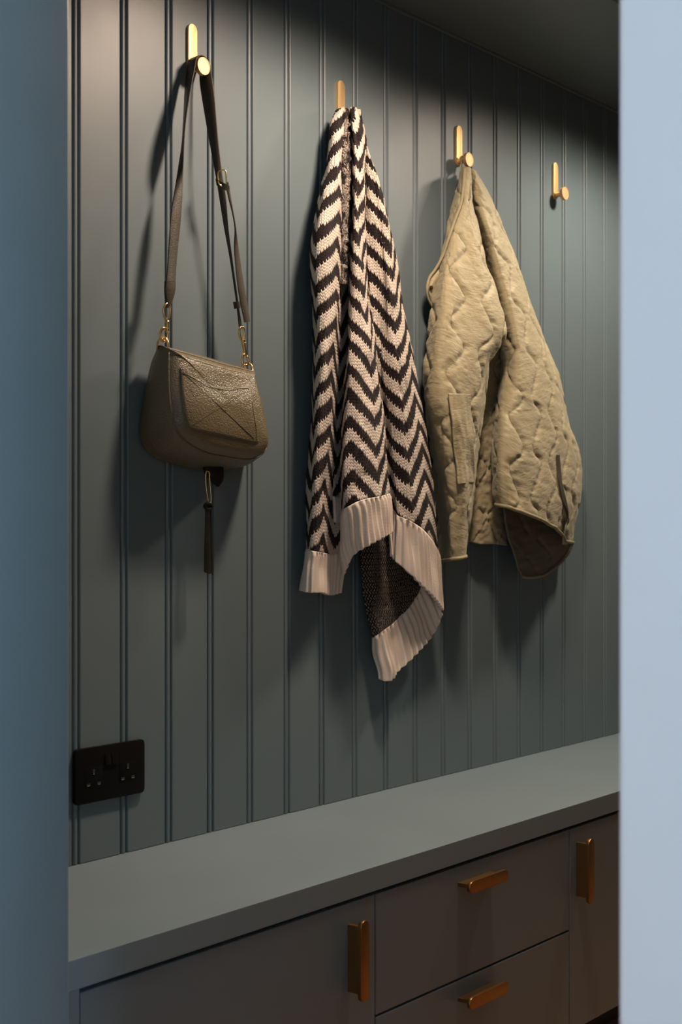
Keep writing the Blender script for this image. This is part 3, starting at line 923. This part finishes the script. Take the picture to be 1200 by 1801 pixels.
# right fall with its inner valley
knit_panel('side_panel', [
    ([(616, 194, -.024), (634, 250, -.024), (637, 313, -.030), (640, 400, -.036), (648, 490, -.042), (656, 570, -.048), (660, 650, -.050), (664, 730, -.050), (672, 810, -.048), (682, 890, -.046)], [(684, 930, -.046), (686, 975, -.046)]),
    ([(618, 191, -.036), (637, 250, -.036), (647, 313, -.050), (656, 400, -.056), (664, 480, -.056), (668, 560, -.054), (670, 650, -.052), (676, 730, -.050), (684, 810, -.050), (692, 895, -.052)], [(692, 940, -.052), (693, 982, -.052)]),
    ([(621, 190, -.042), (640, 251, -.044), (655, 313, -.058), (668, 395, -.064), (672, 470, -.062), (674, 560, -.060), (676, 650, -.062), (686, 730, -.066), (694, 810, -.068), (700, 907, -.068)], [(700, 950, -.066), (700, 990, -.064)]),
    ([(624, 190, -.042), (643, 252, -.046), (661, 318, -.062), (676, 395, -.072), (682, 470, -.076), (688, 560, -.080), (696, 650, -.084), (706, 730, -.088), (716, 810, -.088), (724, 917, -.086)], [(726, 965, -.083), (728, 1016, -.080)]),
    ([(628, 192, -.036), (645, 254, -.040), (666, 322, -.054), (682, 395, -.066), (693, 470, -.072), (704, 555, -.080), (716, 645, -.086), (727, 730, -.090), (740, 810, -.090), (749, 936, -.086)], [(753, 985, -.082), (758, 1044, -.078)]),
    ([(631, 195, -.026), (646, 257, -.028), (668, 325, -.038), (686, 400, -.046), (700, 478, -.052), (714, 555, -.058), (730, 640, -.064), (742, 720, -.066), (757, 808, -.066), (772, 968, -.064)], [(775, 1020, -.060), (778, 1072, -.056)]),
    ([(630, 197, -.018), (645, 261, -.016), (667, 330, -.018), (684, 405, -.022), (698, 480, -.026), (712, 560, -.030), (728, 645, -.034), (740, 725, -.044), (755, 812, -.048), (771, 965, -.050)], [(774, 1020, -.050), (777, 1070, -.050)]),
], 130, 300, 44, 0.42, 0.000, 0.010, 37)

# inside of the back, seen below the front hem, with its own folded-under hem
knit_panel('back_panel', [
    ([(626, 900, -.024), (632, 960, -.026), (640, 1040, -.028), (655, 1122, -.030)], [(660, 1155, -.030), (664, 1180, -.030), (666, 1195, -.030)]),
    ([(645, 900, -.034), (650, 960, -.036), (655, 1040, -.038), (668, 1112, -.040)], [(676, 1150, -.042), (682, 1178, -.042), (684, 1198, -.042)]),
    ([(668, 900, -.028), (672, 960, -.030), (677, 1030, -.032), (688, 1098, -.034)], [(696, 1135, -.036), (700, 1162, -.036), (702, 1182, -.036)]),
    ([(690, 900, -.030), (696, 960, -.032), (702, 1020, -.034), (713, 1076, -.036)], [(724, 1108, -.038), (731, 1134, -.038), (734, 1150, -.038)]),
    ([(712, 900, -.026), (718, 960, -.028), (724, 1005, -.030), (732, 1046, -.032)], [(746, 1078, -.034), (757, 1104, -.036), (762, 1118, -.036)]),
    ([(735, 900, -.030), (740, 960, -.032), (742, 990, -.034), (746, 1018, -.036)], [(760, 1044, -.042), (772, 1068, -.048), (778, 1082, -.052)]),
], 120, 160, 60, 0.3, 0.0, 0.0, 51, mat=M['net'], rib_h=0.0020)
# short end of another layer between the side and front panels
knit_panel('inner_layer', [
    ([(574, 700, -.026), (575, 800, -.026), (576, 871, -.026)], [(577, 895, -.026), (578, 917, -.026)]),
    ([(586, 700, -.040), (587, 800, -.040), (588, 873, -.040)], [(588, 897, -.040), (589, 919, -.040)]),
    ([(606, 700, -.034), (604, 800, -.034), (601, 872, -.034)], [(600, 896, -.034), (599, 918, -.034)]),
], 40, 90, 16, 0.5, 0.02, 0.0, 61)

# ------------------------------------------------------------------ quilted jacket
def quilt_mat(name, col):
    m = bpy.data.materials.new(name)
    nt, N, L, b = nodes(m)
    uv = N.new('ShaderNodeUVMap').outputs[0]
    n1 = noise(nt, 1.0, 5, 0.6, coord=uv, vec_scale=(26, 70, 1))
    n2 = noise(nt, 12, 3, coord=uv)
    n3 = noise(nt, 1.0, 2, 0.5, coord=uv, vec_scale=(2200, 2200, 1))
    c = mix_col(nt, n2, tuple(x * 0.90 for x in col), tuple(x * 1.10 for x in col))
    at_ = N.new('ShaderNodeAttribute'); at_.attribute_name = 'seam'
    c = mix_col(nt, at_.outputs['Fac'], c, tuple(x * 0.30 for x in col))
    L.new(c, b.inputs['Base Color'])
    set_in(b, Roughness=0.62, Specular_IOR_Level=0.35, Sheen_Weight=0.12, Sheen_Roughness=0.5)
    rid = math_node(nt, 'ABSOLUTE', math_node(nt, 'SUBTRACT', n1, 0.5))
    nb_ = bump(nt, math_node(nt, 'SUBTRACT', 1.0, rid), 0.55, 0.006)
    L.new(bump(nt, n3, 0.10, 0.0004, nb_), b.inputs['Normal'])
    return m
KHAKI = (0.285, 0.250, 0.148)
M['quilt'] = quilt_mat('khaki_quilted_nylon', KHAKI)
M['binding'] = plain_mat('khaki_binding', tuple(x * 0.85 for x in KHAKI), 0.7)
M['lining'] = plain_mat('dark_olive_lining', (0.130, 0.122, 0.088), 0.6)
M['zip'] = plain_mat('dark_zip_tape', (0.055, 0.045, 0.030), 0.6)
M['snap'] = plain_mat('dark_metal_snap', (0.10, 0.07, 0.045), 0.35, 0.9)

jac = empty('quilted_jacket', at(880, 960, -0.06), 'khaki onion-quilted jacket hanging from its loop', 'jacket')
def quilted(name, guides, na, nb, anchor, u_off, v_off, seed, H=0.0042, S=0.082, T=0.108, A=0.0195, pucker=0.0011, mat=None, back=None, parent=None):
    G = loft([(g, []) for g in guides], na, nb)
    G[..., 1] += 0.0022 * smooth_noise(G.shape[:2], (34, 22), seed)
    U, V = metric(G, anchor)
    n = grid_normals(G)
    if n[..., 1].mean() > 0: n = -n
    uu, vv = U + u_off, V + v_off
    k = np.round(uu / S)
    dist = np.full(uu.shape, 9.0)
    for j in (-1, 0, 1):
        kk = k + j
        sgn = np.where(kk % 2 == 0, 1.0, -1.0)
        ph = 2 * np.pi * vv / T
        line = kk * S + A * sgn * (np.sin(ph) + 0.15 * np.sin(2 * ph))
        slope = A * sgn * np.cos(ph) * 2 * np.pi / T
        dist = np.minimum(dist, np.abs(uu - line) / np.sqrt(1 + slope ** 2))
    q = np.clip(dist / (S * 0.22), 0, 1)
    puff = H * (1 - (1 - q) ** 2.4)
    wr = smooth_noise(G.shape[:2], (5, 9), seed + 1) + 0.6 * smooth_noise(G.shape[:2], (3, 5), seed + 2)
    puff = puff + pucker * wr * (0.35 + 0.65 * (1 - q))
    # everything flattens out at the sheet's own rim
    G = G + n * puff[..., None]
    o = sheet(name, G, uu, vv, 0.004, mat or M['quilt'], parent or jac, back or M['lining'])
    me = o.data
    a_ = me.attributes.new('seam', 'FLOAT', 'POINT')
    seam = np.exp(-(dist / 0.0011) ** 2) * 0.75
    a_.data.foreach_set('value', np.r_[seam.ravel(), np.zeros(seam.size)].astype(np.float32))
    return G, o

# right-hand side with sleeve, hanging fullest
GR, oR = quilted('body_panel', [
    [(824, 300, -.018), (825, 355, -.014), (832, 400, -.018), (838, 440, -.018), (846, 480, -.018), (856, 510, -.020), (866, 545, -.022), (876, 585, -.026), (881, 625, -.032), (878, 677, -.042), (874, 716, -.050), (871, 760, -.056), (868, 820, -.064), (868, 858, -.070), (873, 887, -.078)],
    [(825, 299, -.026), (831, 350, -.026), (842, 395, -.032), (853, 440, -.042), (865, 490, -.050), (878, 550, -.056), (889, 600, -.064), (893, 650, -.078), (889, 700, -.092), (886, 760, -.108), (884, 820, -.112), (885, 855, -.114), (888, 890, -.114)],
    [(828, 298, -.038), (837, 345, -.050), (852, 390, -.070), (868, 440, -.080), (885, 500, -.090), (900, 560, -.100), (910, 620, -.108), (914, 680, -.115), (914, 740, -.120), (912, 800, -.124), (910, 850, -.126), (911, 899, -.126)],
    [(831, 298, -.046), (845, 335, -.058), (864, 380, -.068), (884, 430, -.078), (905, 490, -.088), (925, 560, -.096), (942, 620, -.104), (952, 680, -.110), (957, 740, -.115), (958, 800, -.120), (955, 860, -.122), (950, 914, -.122)],
    [(834, 301, -.038), (851, 335, -.046), (871, 379, -.054), (892, 429, -.062), (914, 490, -.068), (937, 556, -.074), (957, 618, -.080), (972, 664, -.086), (980, 705, -.090), (987, 745, -.094), (992, 790, -.098), (992, 840, -.100), (988, 890, -.100), (980, 932, -.098)],
    [(835, 302, -.030), (855, 338, -.034), (880, 394, -.040), (906, 456, -.044), (933, 540, -.050), (960, 617, -.056), (978, 664, -.060), (994, 742, -.066), (1005, 772, -.068), (1015, 810, -.072), (1016, 853, -.072), (1010, 892, -.072), (1000, 925, -.070), (992, 950, -.068)],
    [(834, 303, -.018), (856, 341, -.018), (881, 398, -.020), (907, 461, -.022), (935, 544, -.026), (963, 620, -.030), (981, 667, -.034), (997, 744, -.038), (1008, 774, -.040), (1020, 809, -.042), (1021, 853, -.042), (1016, 892, -.042), (1008, 928, -.042), (1005, 954, -.042)],
    [(830, 304, -.010), (848, 345, -.010), (870, 402, -.010), (896, 466, -.010), (924, 550, -.010), (952, 626, -.012), (968, 672, -.014), (984, 748, -.016), (995, 780, -.016), (1006, 812, -.018), (1007, 856, -.018), (1002, 895, -.018), (996, 930, -.018), (992, 956, -.020)],
], 170, 330, 0.4, 0.010, 0.02, 71)

# recess between the two fronts: back of the jacket, gathered across
quilted('back_panel', [
    [(836, 540, -.020), (838, 640, -.022), (838, 740, -.024), (834, 850, -.024), (824, 952, -.024)],
    [(856, 540, -.026), (858, 640, -.030), (856, 740, -.032), (852, 850, -.034), (846, 957, -.034)],
    [(876, 540, -.030), (880, 640, -.034), (876, 740, -.036), (872, 850, -.036), (868, 957, -.036)],
    [(900, 540, -.026), (902, 640, -.026), (900, 740, -.028), (896, 850, -.028), (888, 959, -.028)],
], 60, 220, 0.5, 0.03, 0.0, 83, H=0.004, pucker=0.0030, S=0.05)

# left-hand front
GL, oL = quilted('front_panel', [
    [(814, 299, -.024), (804, 345, -.026), (793, 385, -.028), (784, 425, -.030), (775, 465, -.032), (766, 515, -.032), (760, 548, -.032), (754, 600, -.032), (748, 652, -.032), (748, 700, -.028), (755, 760, -.024), (764, 830, -.020), (770, 900, -.018), (776, 986, -.018)],
    [(816, 297, -.036), (809, 342, -.046), (800, 388, -.054), (792, 435, -.060), (782, 490, -.066), (773, 560, -.070), (766, 630, -.072), (763, 700, -.070), (769, 770, -.062), (778, 850, -.054), (785, 920, -.050), (788, 985, -.048)],
    [(818, 296, -.044), (815, 345, -.058), (810, 390, -.068), (804, 440, -.077), (797, 510, -.086), (792, 580, -.092), (788, 650, -.096), (786, 720, -.098), (789, 800, -.094), (793, 880, -.088), (797, 983, -.080)],
    [(821, 296, -.048), (822, 350, -.062), (824, 400, -.073), (827, 450, -.084), (827, 510, -.094), (826, 580, -.102), (820, 650, -.106), (814, 720, -.108), (812, 800, -.104), (811, 880, -.098), (808, 981, -.088)],
    [(823, 296, -.048), (827, 352, -.064), (834, 395, -.076), (841, 440, -.088), (849, 490, -.100), (859, 540, -.110), (863, 585, -.114), (851, 625, -.110), (843, 670, -.104), (836, 725, -.098), (829, 800, -.092), (824, 880, -.086), (814, 979, -.078)],
    [(824, 297, -.042), (828, 355, -.054), (837, 390, -.062), (845, 430, -.072), (853, 468, -.082), (866, 497, -.092), (875, 531, -.098), (885, 560, -.102), (888, 588, -.102), (880, 606, -.098), (860, 636, -.086), (857, 668, -.074), (852, 710, -.070), (845, 758, -.066), (837, 825, -.062), (834, 864, -.060), (828, 900, -.058), (822, 936, -.056), (816, 976, -.056)],
    [(823, 299, -.030), (825, 358, -.034), (834, 394, -.038), (841, 434, -.042), (848, 472, -.048), (861, 502, -.052), (868, 535, -.054), (877, 562, -.056), (879, 588, -.056), (872, 604, -.056), (854, 636, -.052), (852, 668, -.050), (847, 710, -.048), (841, 758, -.046), (833, 825, -.044), (829, 864, -.042), (824, 900, -.042), (818, 936, -.042), (812, 976, -.042)],
], 170, 330, 0.5, 0.034, 0.05, 97)

# collar corner with its snap, left of the front
GC, oC = quilted('collar', [
    [(803, 385, -.026), (790, 425, -.026), (777, 452, -.026), (757, 487, -.026), (751, 507, -.026), (754, 524, -.026), (762, 542, -.026)],
    [(808, 390, -.034), (797, 430, -.034), (784, 458, -.036), (765, 490, -.038), (758, 508, -.038), (760, 526, -.036), (765, 543, -.034)],
    [(814, 395, -.030), (804, 435, -.030), (794, 465, -.030), (780, 496, -.030), (774, 514, -.030), (772, 530, -.030), (772, 545, -.030)],
], 40, 110, 0.5, 0.031, 0.0, 111, H=0.0015, pucker=0.0006)
bm = bmesh.new()
sp = at(759, 506, -0.0415)
lathe_y(bm, sp.x, sp.z, [(0, -0.0440), (0.0030, -0.0438), (0.0042, -0.0428), (0.0044, -0.0395), (0, -0.0395)], 20)
finish('snap_button', bm, M['snap'], oC, smooth=True, angle=40)

def rim(name, P_, r, mat, parent, n=70):
    return tube(name, AT(P_), r, mat, parent, n)
rim('binding', [(817, 296, -.052), (815, 329, -.062), (811, 358, -.066), (801, 386, -.064), (790, 418, -.060), (780, 448, -.050), (766, 474, -.038), (756, 488, -.032), (751.5, 506, -.030), (754, 524, -.030), (762, 541, -.032)], 0.0030, M['binding'], oL)
hemR = GR[-1]
tube('binding', hemR[::6], 0.0040, M['binding'], oR, 120)
hemL = GL[-1]
tube('binding', hemL[::6], 0.0038, M['binding'], oL, 120)

# inside of the back hem that shows under the right side
Gi, oI = quilted('lining', [
    [(884, 882, -.060), (889, 925, -.058), (903, 972, -.054), (920, 1015, -.050)],
    [(905, 880, -.044), (912, 925, -.040), (924, 972, -.036), (938, 1015, -.034)],
    [(930, 885, -.036), (938, 925, -.032), (948, 970, -.028), (957, 1010, -.026)],
    [(960, 890, -.032), (965, 930, -.028), (974, 965, -.026), (982, 993, -.024)],
    [(990, 895, -.034), (992, 930, -.030), (996, 955, -.030), (1000, 972, -.030)],
    [(1006, 900, -.044), (1008, 925, -.044), (1008, 945, -.044), (1006, 958, -.044)],
], 70, 70, 0.5, 0.0, 0.0, 123, H=0.002, pucker=0.001, mat=M['lining'])
tube('binding', Gi[-1][::3], 0.0038, M['binding'], oI, 80)

# side zip on the right
def on(G, u, v, lift): return (u, v, surf_y(G, u, v) - lift)
zA = [(979.5, 800), (981, 822), (982.5, 846), (987, 870), (991, 892), (991, 912), (990, 935), (990, 958)]
zB = [(984, 800), (986, 822), (988, 846), (993, 868), (998, 890), (1000, 910), (1001, 935), (1000, 958)]
ribbon('zip', [on(GR, u, min(v, 940), 0.004)[:1] + (v,) + on(GR, u, min(v, 940), 0.004)[2:] for u, v in zA], [on(GR, u, min(v, 940), 0.004)[:1] + (v,) + on(GR, u, min(v, 940), 0.004)[2:] for u, v in zB], 0.003, M['zip'], oR, 40)

# patch pocket on the left front
pg = []
for s in np.linspace(0, 1, 4):
    row = []
    for t_ in np.linspace(0, 1, 5):
        a = (790 + (806 - 790) * t_ ** 1.1, 692 + (852 - 692) * t_)
        b_ = (828 + (836 - 828) * t_, 693 + (848 - 693) * t_)
        u, v = a[0] + (b_[0] - a[0]) * s, a[1] + (b_[1] - a[1]) * s
        row.append(on(GL, u, v, 0.0050))
    pg.append(row)
Gp = loft([(r_, []) for r_ in pg], 50, 90)
Gp[..., 1] += 0.0016 * smooth_noise(Gp.shape[:2], (14, 8), 7)
Up, Vp = metric(Gp)
op = sheet('patch_pocket', Gp, Up, Vp, 0.003, M['quilt'], oL)
# hanging loop over the peg
hx3, kz3 = HOOK_X[2], HOOK_B + 0.0103
lp = [tuple(at(816, 306, -.026))] + [(hx3 + 0.0090 * math.cos(a), -0.014, kz3 + 0.0088 * math.sin(a)) for a in (math.pi, math.pi * .75, math.pi / 2, math.pi * .25, 0)] + [tuple(at(828, 306, -.026))]
tube('hanging_loop', lp, 0.0022, M['binding'], jac, 60)
